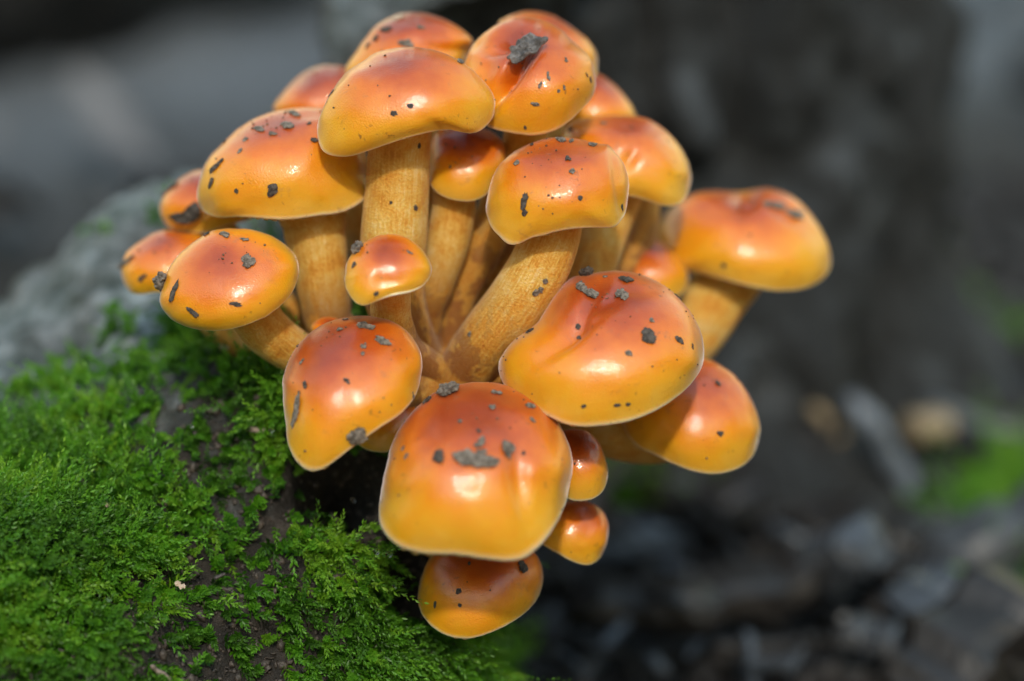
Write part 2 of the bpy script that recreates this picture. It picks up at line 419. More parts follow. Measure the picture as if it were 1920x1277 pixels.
def make_stem(path, z0, z1, seat, n=44, ns=30, seed=0, bell=.0):
    pts = []; wid = []
    k = len(path)
    for i, q in enumerate(path):
        z = q[3] if len(q) > 3 else z0+(z1-z0)*((i+1)/k)**1.2
        pts.append(P(q[0], q[1], z)); wid.append(q[2]/240*(DIST-z)/DIST)
    pts = [seat]+pts; wid = [wid[0]*1.02]+wid
    c = catmull(np.column_stack([pts, wid]), n); ctr, wd = c[:, :3], c[:, 3]
    tan = np.gradient(ctr, axis=0); tan /= np.linalg.norm(tan, axis=1, keepdims=True)
    ref = np.cross(tan[0], (1, 0, .3)); ref /= np.linalg.norm(ref); V = np.zeros((n, ns, 3)); v_, w_ = [], []
    for i in range(n):
        ref = ref-tan[i]*(ref@tan[i]); ref /= np.linalg.norm(ref); b = np.cross(tan[i], ref)
        for j in range(ns):
            t = 2*math.pi*j/ns
            rr = wd[i]*(1+.05*noise.noise((math.cos(t)*1.6+seed, math.sin(t)*1.6, i*.06))+.022*noise.noise((math.cos(t)*5, math.sin(t)*5+seed, i*.05)))
            V[i, j] = ctr[i]+rr*(math.cos(t)*ref+math.sin(t)*b); v_.append(i/(n-1)); w_.append(abs(((j/ns)*2) % 2-1))
    return V, v_, w_, ctr
def add_fan(F, base, ns, apex, flip=False):
    for j in range(ns):
        q = [base+j, base+(j+1) % ns, apex]; F.append(q[::-1] if flip else q)

MUSH = []
GROUP = 'mushrooms of the orange cluster'
def mushroom(key, label, outline, zc, axis, stem, zb, hr=.78, p=2.25, shift=0.0, dents=(), rough=.02, ns=96):
    seed = len(MUSH)+1
    V, uu, nr, ns, G, ns2, ng, seat, R, down = make_cap(outline, zc, axis, hr, p, seed, dents, rough, ns)
    SV, sv, sw, ctr = make_stem(stem, zc, zb, seat, seed=seed)
    root = link('mushroom', None); loc = W(ctr[-1]); root.location = Vector(loc)
    tag(root, label, 'mushroom', GROUP)
    def orient(F, Vw, ctrp):                   # outward facing
        f = F[len(F)//3]; a, b, c = Vw[f[0]], Vw[f[1]], Vw[f[2]]
        nrm = np.cross(b-a, c-a); return F if nrm@(a-ctrp) > 0 else F[:, ::-1]
    Vw = W(V).reshape(-1, 3)
    cen = Vw.mean(0); F = orient(grid_faces(nr, ns), Vw, cen)
    me = mesh('cap', Vw-loc, np.ascontiguousarray(F), M_CAP, True, {'u': uu}); cap = link('cap', me, root); cap['shift'] = float(shift)
    Gw = W(G).reshape(-1, 3); link('gills', mesh('gills', Gw-loc, grid_faces(ng, ns2), M_GILL, False), root)
    Sw = W(SV).reshape(-1, 3); nsr = SV.shape[1]
    st = link('stem', mesh('stem', Sw-loc, grid_faces(SV.shape[0], nsr), M_STEM, True, {'v': sv, 'w': sw}), root); st['seed'] = float(seed*3.7)
    CAPS[key] = dict(root=root, label=label, cap=(Vw, F), stem=(Sw, grid_faces(SV.shape[0], nsr)), R=R, loc=loc, ns=ns)
    MUSH.append(key)

BASE = (845, 715)
def to_base(*pts, end=BASE, w=60): return list(pts)+[(end[0], end[1], w)]
mushroom('A', 'squarish glossy orange cap with a dented side and large soil clump, front of the cluster',
 [(711,956),(715,918),(724,877),(734,835),(755,794),(788,756),(821,731),(858,719),(896,714),(937,717),(975,729),(1008,750),(1037,777),(1058,810),(1070,843),(1074,873),(1070,906),(1058,947),(1041,980),(1020,1009),(995,1034),(970,1045),(937,1047),(896,1041),(854,1035),(804,1034),(763,1026),(734,1009),(717,985)],
 1.5, (-.03,.86,.51), to_base((880,840,85,.6),(860,770,85,-.3)), -1.3, hr=.80, p=2.5, shift=-.07,
 dents=[(978,900,20,75,-10,.17),(1015,930,40,55,15,.06),(885,905,50,22,0,.03),(935,850,40,60,-20,-.03)])
mushroom('B', 'largest broad orange cap with a creased fold and scattered soil specks',
 [(936,677),(936,697),(946,720),(966,740),(999,760),(1032,779),(1058,791),(1087,796),(1130,794),(1173,788),(1212,774),(1255,751),(1288,725),(1311,697),(1320,671),(1319,641),(1308,608),(1291,579),(1268,552),(1239,529),(1203,513),(1163,506),(1130,508),(1097,513),(1068,521),(1052,538),(1036,560),(1020,585),(1006,606),(989,620),(966,635),(949,654)],
 .55, (.0,.86,.51), to_base((1080,690,95,-.2),(960,710,90,-.8)), -1.3, hr=.74, shift=-.05,
 dents=[(1075,620,95,18,-40,.14),(1060,640,60,40,-30,.05),(1100,575,40,12,-58,.10),(1110,590,26,9,-25,-.05)])
mushroom('C', 'reddish orange cap drawn down to a blunt yellow lobe above the dark hollow',
 [(530,730),(530,710),(538,683),(550,658),(570,633),(600,610),(638,596),(675,591),(706,593),(733,600),(761,618),(778,638),(789,660),(792,683),(789,710),(781,735),(766,758),(746,778),(718,796),(688,816),(660,837),(633,858),(613,873),(595,880),(575,878),(558,863),(545,841),(539,816),(536,791),(531,758)],
 1.0, (-.26,.80,.54), to_base((690,730,80,.2),(770,730,80,-.5)), -1.2, hr=.76, shift=-.11)
mushroom('D', 'smooth oval orange cap with a pale rim, low over the bright green moss',
 [(301,550),(301,570),(313,590),(333,605),(360,615),(390,619),(420,618),(446,613),(476,603),(503,590),(528,570),(546,550),(557,525),(561,505),(557,485),(546,468),(528,453),(506,440),(476,431),(446,428),(420,428),(395,433),(370,448),(348,465),(328,485),(313,508),(305,530)],
 .5, (-.22,.58,.78), to_base((478,590,95,.0),(500,620,92,-.2),(545,655,84,-.5),(605,690,80,-.8),(700,715,75,-1.1)), -1.3, hr=.62, shift=.05)
mushroom('E', 'tiny kidney-shaped orange button cap standing in the middle of the stems',
 [(648,513),(649,496),(658,478),(673,463),(693,448),(715,440),(743,439),(768,448),(790,466),(805,488),(810,506),(805,521),(793,536),(770,548),(745,553),(728,557),(710,563),(693,570),(678,572),(663,563),(650,543),(646,523)],
 1.45, (-.04,.76,.65), to_base((733,555,74,.85),(732,585,76,.6),(740,615,74,.4),(765,660,68,-.2)), -1.0, hr=.66, shift=.04, dents=[(735,528,46,26,0,.09)])
mushroom('F', 'wide bell-shaped orange cap with grey soil smears on top, left of the tallest stem',
 [(372,380),(370,360),(374,340),(380,318),(393,293),(413,273),(438,248),(471,225),(508,210),(546,203),(583,201),(615,205),(650,225),(675,260),(690,300),(692,340),(683,372),(656,390),(631,399),(603,402),(591,403),(561,408),(536,410),(508,409),(483,407),(446,405),(415,407),(395,403),(380,393)],
 -.8, (-.16,.88,.45), to_base((585,400,126,-.85),(592,440,118,-.9),(602,505,104,-1.0),(610,560,96,-1.1),(625,615,86,-1.2),(710,690,70,-1.5)), -1.7, hr=.86, shift=.02, dents=[(603,390,5,30,0,.03)])
mushroom('G', 'tall saddle-shaped orange cap on the thickest velvety stem',
 [(595,238),(603,276),(620,290),(655,292),(693,281),(731,268),(768,256),(806,247),(843,242),(871,249),(891,248),(911,236),(926,213),(927,185),(916,163),(891,135),(856,110),(818,95),(781,88),(743,89),(705,98),(680,115),(655,130),(640,145),(620,175),(605,206)],
 .35, (-.08,.82,.57), to_base((750,255,118,.0),(745,345,118,-.15),(738,440,122,-.3),(735,520,118,-.5),(752,600,106,-.8),(795,680,85,-1.2)), -1.5, hr=.80)
mushroom('H', 'brownish cap powdered with soil, tucked behind the saddle-shaped cap at the top',
 [(647,130),(665,100),(688,68),(705,48),(731,33),(750,25),(775,23),(798,25),(831,35),(863,53),(886,75),(882,100),(860,125),(800,140),(720,150),(660,150)],
 -1.9, (-.05,.9,.42), to_base((775,180,70),(790,330,70),(800,500,65)), -2.1, hr=.82, shift=-.15, dents=[(850,92,60,12,8,.10)], ns=64)
mushroom('I', 'hazy reddish cap half hidden behind the two upper left caps',
 [(512,205),(530,175),(555,148),(580,130),(605,123),(630,123),(652,128),(680,150),(690,190),(660,225),(600,240),(540,230)],
 -3.0, (-.15,.9,.4), to_base((615,230,70),(650,340,72),(690,470,70),(750,600,65)), -2.2, hr=.8, shift=-.22, ns=64)
mushroom('J', 'rounded orange cap with a flared pale right rim on a leaning velvety stem',
 [(911,385),(916,360),(924,333),(936,310),(955,291),(975,278),(1000,267),(1025,259),(1050,257),(1088,261),(1125,270),(1141,272),(1157,288),(1171,310),(1178,335),(1178,363),(1174,394),(1164,413),(1150,425),(1125,426),(1094,426),(1047,432),(1019,440),(996,445),(976,455),(956,457),(938,443),(921,423),(912,400)],
 .35, (-.02,.84,.54), to_base((1036,425,112,.2),(1027,460,113,.15),(1005,510,115,.1),(965,575,118,-.1),(922,630,116,-.35),(882,685,110,-.7),(860,730,95,-1.1), end=(850,770), w=80), -1.6, hr=.84, p=2.5,
 dents=[(1158,345,8,70,-8,.05)])
mushroom('K', 'small orange cap wedged under the saddle-shaped cap beside its stem',
 [(803,300),(807,340),(810,350),(823,363),(846,373),(871,377),(891,375),(911,365),(930,340),(948,310),(948,280),(940,262),(920,245),(880,232),(840,235),(812,255)],
 -.75, (.08,.8,.6), to_base((852,350,80,-.85),(850,395,82,-.9),(838,460,82,-1.0),(818,530,72,-1.1),(803,590,58,-1.3),(805,650,50,-1.5)), -1.7, hr=.7, shift=.0, ns=64)
mushroom('L', 'folded orange cap with a deep crease and a bark flake lying on it',
 [(873,110),(883,88),(905,63),(933,45),(960,36),(995,32),(1025,40),(1050,53),(1070,73),(1093,93),(1108,113),(1115,140),(1117,163),(1108,183),(1088,203),(1063,223),(1038,240),(1013,249),(988,251),(950,246),(920,238),(890,220),(870,170),(865,140)],
 -.6, (-.02,.78,.62), to_base((985,255,82,-1.0),(962,320,80,-1.2),(932,400,80,-1.4),(897,480,78,-1.5),(855,570,70,-1.6)), -1.8, hr=.82, shift=-.06,
 dents=[(962,138,78,15,-56,.42),(942,78,42,16,-8,.24),(903,140,34,55,0,.14),(1030,175,50,55,0,-.14)], ns=150)
mushroom('M', 'pale orange cap peeking out at the top behind the folded cap',
 [(935,45),(945,36),(960,28),(988,21),(1013,23),(1038,30),(1063,45),(1088,63),(1105,78),(1118,100),(1120,120),(1115,145),(1090,160),(1000,140),(950,90)],
 -2.4, (.15,.88,.42), to_base((1030,140,70),(1010,300,70),(940,480,65)), -2.2, hr=.8, shift=.05, ns=64)
mushroom('N', 'small blurred orange cap between the folded cap and the pinkish one',
 [(1117,138),(1138,148),(1158,165),(1175,185),(1188,205),(1192,222),(1175,240),(1130,248),(1075,245),(1045,225),(1055,180),(1085,148)],
 -3.0, (.2,.85,.45), to_base((1150,260,56),(1200,345,56,-3.0),(1210,400,56,-2.9),(1196,460,54,-2.7),(1120,580,52,-2.3)), -2.2, hr=.8, shift=.06, ns=64)
mushroom('O', 'pinkish orange cap with a shallow fold, right behind the flared-rim cap',
 [(1058,240),(1075,228),(1103,220),(1141,216),(1175,216),(1207,220),(1235,234),(1260,256),(1279,281),(1291,306),(1296,332),(1291,357),(1279,378),(1263,385),(1241,385),(1213,375),(1185,368),(1140,360),(1080,335),(1050,305),(1048,265)],
 -1.8, (.12,.86,.5), to_base((1165,350,88,-1.9),(1142,410,90,-1.8),(1120,470,90,-1.6),(1085,560,84,-1.5),(980,660,74,-1.5)), -1.7, hr=.82, shift=.08, dents=[(1180,300,30,14,-60,.09)])
mushroom('P', 'broad blurred orange cap with a scabbed pale top, standing apart on the right',
 [(1232,472),(1230,444),(1238,416),(1254,391),(1276,375),(1304,361),(1338,357),(1376,358),(1398,357),(1432,352),(1463,357),(1492,372),(1517,397),(1539,429),(1553,460),(1557,488),(1551,510),(1532,529),(1501,541),(1463,544),(1432,541),(1391,532),(1344,519),(1297,508),(1266,508),(1244,497)],
 -3.6, (.06,.86,.5), to_base((1380,505,122,-3.7),(1345,555,120,-3.6),(1300,625,114,-3.3),(1230,705,100,-2.8),(1110,750,90,-2.2), end=(950,740)), -1.8, hr=.72, shift=.04, dents=[(1398,368,22,26,20,.10),(1470,400,40,14,30,.06)])
mushroom('Q', 'little blurred cap with a pink top squeezed beneath the scabbed right cap',
 [(1138,505),(1153,476),(1169,452),(1195,442),(1225,446),(1255,465),(1285,500),(1290,530),(1270,555),(1220,565),(1160,550),(1140,530)],
 -2.9, (.0,.82,.55), to_base((1205,580,60),(1110,660,60),(980,710,55)), -1.9, hr=.8, shift=.0, ns=64)
mushroom('S', 'egg-shaped orange cap shaded on one side below the largest cap',
 [(1324,672),(1354,687),(1377,704),(1400,733),(1416,766),(1425,799),(1421,829),(1410,855),(1387,875),(1354,886),(1318,886),(1288,878),(1255,865),(1229,852),(1195,835),(1170,800),(1170,760),(1192,715),(1240,685),(1285,672)],
 -1.3, (.18,.79,.58), to_base((1225,815,112,-1.6),(1120,800,105,-1.7),(980,750,80,-1.7)), -1.7, hr=.85)
mushroom('T', 'small upright button cap beside the squarish front cap, upper of two',
 [(1078,804),(1103,810),(1124,831),(1136,864),(1140,889),(1132,918),(1112,935),(1087,939),(1066,935),(1040,915),(1030,870),(1040,825),(1055,808)],
 .1, (.15,.80,.58), to_base((1065,890,50,-.6),(1000,820,50,-1.2),(920,755,50,-1.5)), -1.7, hr=1.05, shift=-.05, ns=64)
mushroom('U', 'small slanting button cap beside the squarish front cap, lower of two',
 [(1066,939),(1103,941),(1128,956),(1140,980),(1140,1005),(1134,1030),(1120,1051),(1099,1059),(1070,1051),(1045,1036),(1020,1022),(1005,1000),(1015,970),(1040,948)],
 -.7, (.38,.76,.52), to_base((1045,985,55,-1.0),(980,890,52,-1.3),(905,770,50,-1.6)), -1.7, hr=.95, shift=-.02, ns=64)
mushroom('V', 'shaded orange cap with a yellow lip hanging lowest of all',
 [(809,1039),(792,1076),(784,1113),(788,1142),(804,1167),(834,1188),(871,1196),(904,1190),(946,1173),(987,1146),(1012,1113),(1019,1076),(1012,1051),(1000,1034),(960,1005),(900,990),(850,1000),(820,1020)],
 -.1, (.02,.78,.62), to_base((895,1040,70,-.7),(885,930,70,-1.1),(865,800,65,-1.5)), -1.7, hr=.82, shift=-.12)
mushroom('W', 'small orange cap with a bark scrap, left behind the wide bell-shaped cap',
 [(374,319),(353,325),(333,338),(313,360),(301,380),(300,400),(308,418),(320,428),(345,433),(383,436),(433,421),(475,408),(482,380),(450,340),(410,320)],
 -2.2, (-.25,.82,.5), to_base((410,425,58,-2.2),(480,500,58,-2.1),(545,585,56,-2.0),(640,670,55,-1.9)), -1.9, hr=.82, shift=-.03, ns=64)
mushroom('X', 'small outermost orange cap at the left edge of the cluster',
 [(360,432),(313,431),(290,436),(270,448),(248,463),(235,478),(228,500),(230,523),(238,540),(250,550),(270,552),(290,548),(340,545),(380,520),(400,480),(388,445)],
 -1.9, (-.3,.78,.55), to_base((345,535,62,-2.1),(405,600,66,-2.0),(455,640,66,-1.8),(540,685,64,-1.7),(680,710,60,-1.7)), -1.9, hr=.8, shift=.03, ns=64)
mushroom('Y', 'small shaded cap tucked under the lobed reddish cap',
 [(672,830),(690,844),(710,847),(728,846),(770,830),(795,800),(795,760),(770,735),(730,730),(690,750),(670,790)],
 -.55, (-.05,.8,.55), to_base((760,780,50,-.9),(810,745,50,-1.3)), -1.6, hr=.75, ns=64)
mushroom('Z', 'tiny orange button just showing over the lobed reddish cap',
 [(583,615),(590,603),(603,596),(618,594),(633,598),(645,608),(648,622),(640,634),(618,640),(595,634)],
 -.4, (0,.75,.66), to_base((640,650,30,-.6),(720,700,30,-1.0)), -1.4, hr=.8, ns=48)

# pale fused foot of the cluster
def make_foot():
    V = []; nr, ns = 26, 60; c = P(835, 735, -2.0)
    for i in range(nr):
        f = math.pi*i/(nr-1)
        for j in range(ns):
            t = 2*math.pi*j/ns; d = np.array([math.sin(f)*math.cos(t), math.cos(f), math.sin(f)*math.sin(t)])
            k = 1+.16*n3(d, 1.8, 4)+.07*n3(d, 5, 7); V.append(W(c+d*k*np.array([1.25, .75, 1.35])))
    V = np.array(V); loc = V.mean(0); F = grid_faces(nr, ns)
    o = link('fungal_tissue', mesh('fungal_tissue', V-loc, np.ascontiguousarray(F[:, ::-1]), plain('fused_foot', (.40, .17, .05), .7, .5, 500)))
    o.location = Vector(loc); tag(o, 'pale fused foot tissue joining all stems to the log', 'fungus')
make_foot()

# ------------------------------------------------------------------ soil crumbs and scraps lying on the caps
CAMW = Vector(W((0, 0, DIST)))
def bvh(part): return BVHTree.FromPolygons([Vector(v) for v in part[0]], [list(map(int, f)) for f in part[1]])
for k in CAPS: CAPS[k]['bvh'] = bvh(CAPS[k]['cap']); CAPS[k]['sbvh'] = bvh(CAPS[k]['stem'])
def hit(key, px, py, part='bvh'):
    d = (Vector(W(P(px, py, 0)))-CAMW).normalized()
    for dy in (0, 6, 12, 18, -8):               # a crumb on the very outline sits just inside it
        d = (Vector(W(P(px, py+dy, 0)))-CAMW).normalized()
        p, n, _, dist = CAPS[key][part].ray_cast(CAMW, d)
        if p is not None:
            if n.dot(d) > 0: n = -n
            return p, n
    return None, None
ICO = {}
def ico(sub):
    if sub not in ICO:
        b = bmesh.new(); bmesh.ops.create_icosphere(b, subdivisions=sub, radius=1)
        b.verts.ensure_lookup_table(); ICO[sub] = (np.array([v.co[:] for v in b.verts]), [[v.index for v in f.verts] for f in b.faces]); b.free()
    return ICO[sub]
def crumb_mesh(w, h, t, rot, mat, seed):        # a lumpy clod: several fused grains, w x h across, t thick (m)
    rs = random.Random(seed); big = max(w, h); V0, F0 = ico(3 if big > .0018 else 2); V, F = [], []
    ng = 1 if big < .0011 else (3 if big < .0018 else 6)
    for g in range(ng):
        if ng == 1: c = np.zeros(3); k = 1.0
        else: c = np.array([rs.uniform(-.6, .6), rs.uniform(-.6, .6), rs.uniform(-.1, .35)]); k = rs.uniform(.38, .66)
        sd = rs.uniform(0, 50); b = len(V)
        for v in V0:
            q = v*(1+.6*n3(v, 1.4, sd)+.45*n3(v, 3.3, sd)+.25*n3(v, 7, sd))
            q = (q*k+c)*np.array([w/2, h/2, t/2]); V.append((q[0]*math.cos(rot)-q[1]*math.sin(rot), q[0]*math.sin(rot)+q[1]*math.cos(rot), q[2]))
        F += [[i+b for i in f] for f in F0]
    return mesh('soil_crumb', V, F, mat, False)
def place(o, p, n, up=Vector((0, 0, 1)), lift=0.0):
    n = n.normalized(); x = up.cross(n)
    if x.length < 1e-4: x = Vector((1, 0, 0))
    x.normalize(); y = n.cross(x); Mx = Matrix((x, y, n)).transposed().to_4x4(); Mx.translation = p+n*lift; o.matrix_world = Mx
PXM = CM/120
NICK = dict(A='squarish front cap', B='largest broad cap', C='lobed reddish cap', D='oval cap over the moss', E='tiny kidney-shaped cap', F='wide bell-shaped cap',
            G='saddle-shaped cap', H='brownish cap behind the saddle-shaped one', J='flared-rim cap', L='folded cap', W='small cap behind the bell-shaped one',
            X='outermost left cap', V='lowest hanging cap', P='scabbed right cap', O='pinkish cap', S='egg-shaped cap', K='small wedged cap')
CR = {  # key: [(px, py, width, height, angle, dark?)]
'A': [(825,857,26,15,25,1),(899,830,18,16,0,0),(902,848,18,14,0,0),(951,845,24,18,20,0),(929,738,15,10,10,0),(923,766,16,12,0,0),(866,788,11,10,0,0),(802,745,26,9,-25,1),(996,762,22,9,55,0),(897,810,10,10,0,1),(757,840,9,8,0,0),(762,855,8,7,0,0),(998,788,8,7,0,0),(982,850,7,7,0,1)],
'B': [(1090,540,18,16,30,0),(1104,549,20,22,0,0),(1166,554,22,24,0,0),(1173,525,22,12,15,1),(1179,662,11,10,0,0),(992,622,14,12,0,1),(1084,613,9,9,0,1),(1273,637,11,13,0,1),(1299,652,8,9,0,1),(1272,558,8,12,0,1),(1094,762,8,7,0,1),(1157,760,11,6,0,1),(1177,758,7,6,0,1),(1137,519,10,8,0,0),(1222,601,8,7,0,0),(1085,633,7,6,0,1)],
'C': [(686,611,24,11,20,0),(682,648,10,10,0,0),(634,620,14,8,-30,0),(573,722,13,10,-40,1),(556,772,16,36,-8,0),(650,715,15,7,10,1),(567,677,9,8,0,0),(646,600,16,7,10,0),(775,742,8,11,0,0),(680,663,7,7,0,0)],
'D': [(467,492,22,22,20,0),(327,545,14,24,-10,1),(444,572,22,9,10,1),(361,583,24,9,38,1),(422,440,22,8,5,0),(457,450,16,7,0,0),(388,434,16,8,-25,1)],
'E': [(769,474,8,8,0,0),(664,497,9,6,15,1),(706,551,9,6,-30,1)],
'F': [(514,357,26,18,-45,1),(405,312,12,18,25,1),(396,346,12,13,0,1),(444,358,7,9,0,1),(553,215,30,9,8,0),(534,238,28,14,-20,0),(486,244,32,8,0,0),(588,262,16,10,20,1),(420,267,14,6,-40,1),(580,232,7,6,0,1),(513,252,18,9,-10,0),(450,283,8,7,0,0),(460,262,9,7,0,0)],
'G': [(768,200,11,12,0,1),(739,213,11,9,0,1),(862,110,16,10,25,0),(622,175,9,11,0,0)],
'H': [(703,73,13,9,0,1),(722,56,26,8,-25,1),(760,82,24,13,-5,0),(790,52,14,9,0,0),(690,85,9,7,0,1)],
'J': [(982,378,12,24,5,1),(984,399,10,10,0,1),(968,306,13,10,0,0),(1065,298,13,10,0,1),(1073,322,9,8,0,0),(1050,256,14,13,0,0),(1072,263,24,6,-10,0),(1110,266,20,9,15,0),(998,272,13,7,0,1),(1166,388,7,8,0,1),(1088,372,8,7,0,1)],
'L': [(1013,159,10,13,0,0),(1005,197,19,9,15,0),(1029,143,7,16,10,0),(1058,163,7,10,0,0),(1061,112,9,8,0,0),(1101,141,7,9,0,1),(1107,150,6,7,0,1),(1047,171,6,6,0,0),(985,239,6,6,0,1)],
'W': [(318,355,16,34,30,0)],
'X': [(237,492,12,24,40,0),(264,523,10,8,0,1),(271,518,10,6,-25,1)],
'V': [(981,1063,18,14,35,1),(860,1108,9,9,0,1),(881,1056,8,10,0,1),(816,1133,6,8,0,1),(862,1135,7,6,0,1)],
'P': [(1357,497,8,8,0,1),(1450,385,40,14,25,0),(1490,402,34,14,30,0)],
'O': [(1070,243,16,8,0,1),(1132,232,14,6,0,0)],
'S': [(1345,718,12,9,0,1),(1350,813,10,9,0,1)],
}
cseed = 0
def crumb(key, px, py, w, h, rot, mat, label, part='bvh', thick=None, name='soil_crumb', cat='soil crumb', group=None):
    global cseed; cseed += 1
    p, n = hit(key, px, py, part)
    if p is None: return
    fs = 1 if thick else min(1.6, 1/max(.4, n.dot((CAMW-p).normalized()))); w, h = w*PXM*1.1, h*PXM*1.1*fs; t = (thick*PXM if thick else min(w, h)*.5)
    o = link(name, crumb_mesh(w, h, t, math.radians(-rot), mat, cseed))
    place(o, p, n, lift=t*.16); tag(o, label, cat, group); return o
for k, L in CR.items():
    for (x, y, w, h, r, dk) in L:
        p_, _ = hit(k, x, y); R_ = CAPS[k]['cap'][0]; u_ = 0
        if p_ is not None: u_ = (np.linalg.norm(R_-np.array(p_), axis=1).argmin()//CAPS[k]['ns'])/34
        size = 'pinhead' if w*h < 75 else 'small' if w*h < 160 else 'middling' if w*h < 330 else 'big'
        shape = 'long' if max(w, h) > 2.2*min(w, h) else 'oblong' if max(w, h) > 1.35*min(w, h) else 'round'
        zone = 'near the crown' if u_ < .38 else 'on the slope' if u_ < .62 else 'low on the side' if u_ < .85 else 'at the rim'
        crumb(k, x, y, w, h, r, M_SOILD if dk else M_SOIL, '%s %s %s soil crumb %s, %s' % (size, shape, 'dark' if dk else 'grey', zone, NICK[k]),
              group='soil crumbs on the %s' % NICK[k])
crumb('A', 884, 866, 66, 30, 5, M_SOIL, 'biggest grey soil clod, in the middle of the squarish front cap', group=None)
crumb('A', 838, 737, 46, 26, -15, M_SOIL, 'ragged grey soil clod on the upper edge of the squarish front cap')
crumb('B', 1211, 631, 34, 28, 20, M_SOILD, 'flat dark soil flake above the bright glint of the largest cap', thick=10)
crumb('B', 1101, 503, 26, 26, 0, M_SOILD, 'round dark soil ball on the top edge of the largest cap', thick=26)
crumb('C', 717, 641, 30, 11, 52, M_SOIL, 'oblong grey soil splinter on top of the lobed reddish cap')
crumb('C', 669, 817, 32, 24, -40, M_SOIL, 'ragged soil clump on the lower rim of the lobed reddish cap')
crumb('D', 306, 524, 32, 32, 0, M_SOIL, 'round soil clod stuck on the left rim of the oval cap', thick=30)
crumb('E', 671, 463, 26, 26, 0, M_SOIL, 'round soil clod on the upper left rim of the kidney-shaped cap', thick=28)
crumb('J', 916, 334, 24, 26, 0, M_SOILD, 'round slate-grey soil ball on the left rim of the flared-rim cap', thick=26)
crumb('H', 748, 34, 16, 13, 0, M_PALE, 'pale yellowish grain on the very top of the brownish cap')
for (x, y, s) in ((1022, 527, 9), (1013, 544, 10), (1004, 549, 11), (881, 627, 9), (940, 485, 7)):
    crumb('J', x, y, s, s, 0, M_SOIL, 'tiny soil crumb on the leaning stem of the flared-rim cap', 'sbvh', group='soil crumbs on the leaning stem')
for (x, y, s) in ((779, 390, 8), (733, 380, 6), (786, 273, 7)):
    crumb('G', x, y, s, s, 0, M_SOILD, 'tiny dark crumb on the thickest velvety stem', 'sbvh', group='crumbs on the thickest stem')

def flake(key, pts, label, name, mat, thick=.0006, tilt=.0006, curl=0.0):   # a thin curved scrap with its own outline lying on a cap
    pts = np.array(pts, float); c = pts.mean(0); p, n = hit(key, c[0], c[1])
    if p is None: return
    hs = [hit(key, *q) for q in pts]; hs = [h_ for h_ in hs if h_[0] is not None]
    n = sum((h_[1] for h_ in hs), Vector()).normalized(); p = sum((h_[0] for h_ in hs), Vector())/len(hs); p = p+n*(.55*max((h_[0]-p).dot(n) for h_ in hs))
    o = link(name, None); place(o, p, n, lift=.0004); Mi = o.matrix_world.inverted()
    rim = []
    for (x, y) in catmull(np.vstack([pts, pts[:1]]), 44)[:-1]:
        d = (Vector(W(P(x, y, 0)))-CAMW).normalized(); den = d.dot(n); t = (p-CAMW).dot(n)/den; q = Mi @ (CAMW+d*t); rim.append((q.x, q.y))
    rim = np.array(rim); cc = rim.mean(0); V, nk = [], 7; ns = len(rim)
    for side in (1, -1):
        for k in range(nk):
            w = 1-k/nk
            for j, q in enumerate(rim):
                b = cc+(q-cc)*w; z = .0009*noise.noise((b[0]*900, b[1]*900, 3))+.0004*noise.noise((b[0]*2600, b[1]*2600, 8))+tilt+curl*((b[0]-cc[0])/.002)**2*.0004
                V.append((b[0], b[1], z+side*thick/2*(1 if k else .35)))
        V.append((cc[0], cc[1], tilt+side*thick/2))
    F = []; blk = nk*ns+1
    for s_, off in ((1, 0), (-1, blk)):
        for f in grid_faces(nk, ns): F.append([int(i)+off for i in (f if s_ > 0 else f[::-1])])
        for j in range(ns):
            q = [off+(nk-1)*ns+j, off+(nk-1)*ns+(j+1) % ns, off+nk*ns]; F.append(q if s_ > 0 else q[::-1])
    for j in range(ns): F.append([j, blk+j, blk+(j+1) % ns, (j+1) % ns])
    me = mesh(name, V, F, mat, False); mw = o.matrix_world.copy(); bpy.data.objects.remove(o); o = link(name, me); o.matrix_world = mw
    tag(o, label, 'bark flake')
flake('L', [(951,121),(960,112),(956,101),(966,97),(972,86),(986,76),(1003,76),(1016,82),(1028,84),(1027,91),(1016,97),(1008,108),(997,114),(985,119),(972,129),(961,131),(958,124)],
      'ragged slate-grey bark flake lying across the folded cap', 'bark_flake', M_FLAKE, .0009, .0010, .6)
flake('W', [(322,404),(335,398),(352,396),(362,384),(374,378),(384,396),(374,412),(355,418),(338,414)],
      'dark brown bark scrap wedged between two left caps', 'bark_scrap', M_SOILD, .0012, .0010)

# finest specks of soil: part of the cap they cling to
def specks(key, n):
    Vw, F = CAPS[key]['cap']; loc = CAPS[key]['loc']; V0, F0 = ico(1); V, FF = [], []
    rs = random.Random(ord(key)); cl = [(rs.uniform(-.7, .7), rs.uniform(-.7, .7)) for _ in range(4)]
    s = Vw@np.array([1, 0, 0]); x0, x1 = s.min(), s.max(); fr = F[rs.sample(range(len(F)), min(len(F), 1600))]
    cnt = 0
    for f in fr:
        q = Vw[f]; nn = np.cross(q[1]-q[0], q[2]-q[0]); l = np.linalg.norm(nn)
        if l < 1e-12: continue
        nn /= l
        if nn[2] < -.05: continue
        c = q.mean(0)
        if noise.noise((c[0]*170, c[1]*170, c[2]*170)) < rs.uniform(-.15, .45): continue
        r = rs.choice([1.0, 1.3, 1.6, 2.0, 2.6])*PXM; b = len(V); sd = rs.uniform(0, 40)
        for v in V0: V.append(c+nn*r*.3+v*r*(1+.5*n3(v, 1.4, sd))*np.array([rs.uniform(.7, 1.2)]*3)-loc)
        FF += [[i+b for i in t] for t in F0]; cnt += 1
        if cnt >= n: break
    if V: link('soil_specks', mesh('soil_specks', V, FF, M_SPECK, False), CAPS[key]['root'])['kind'] = 'stuff'
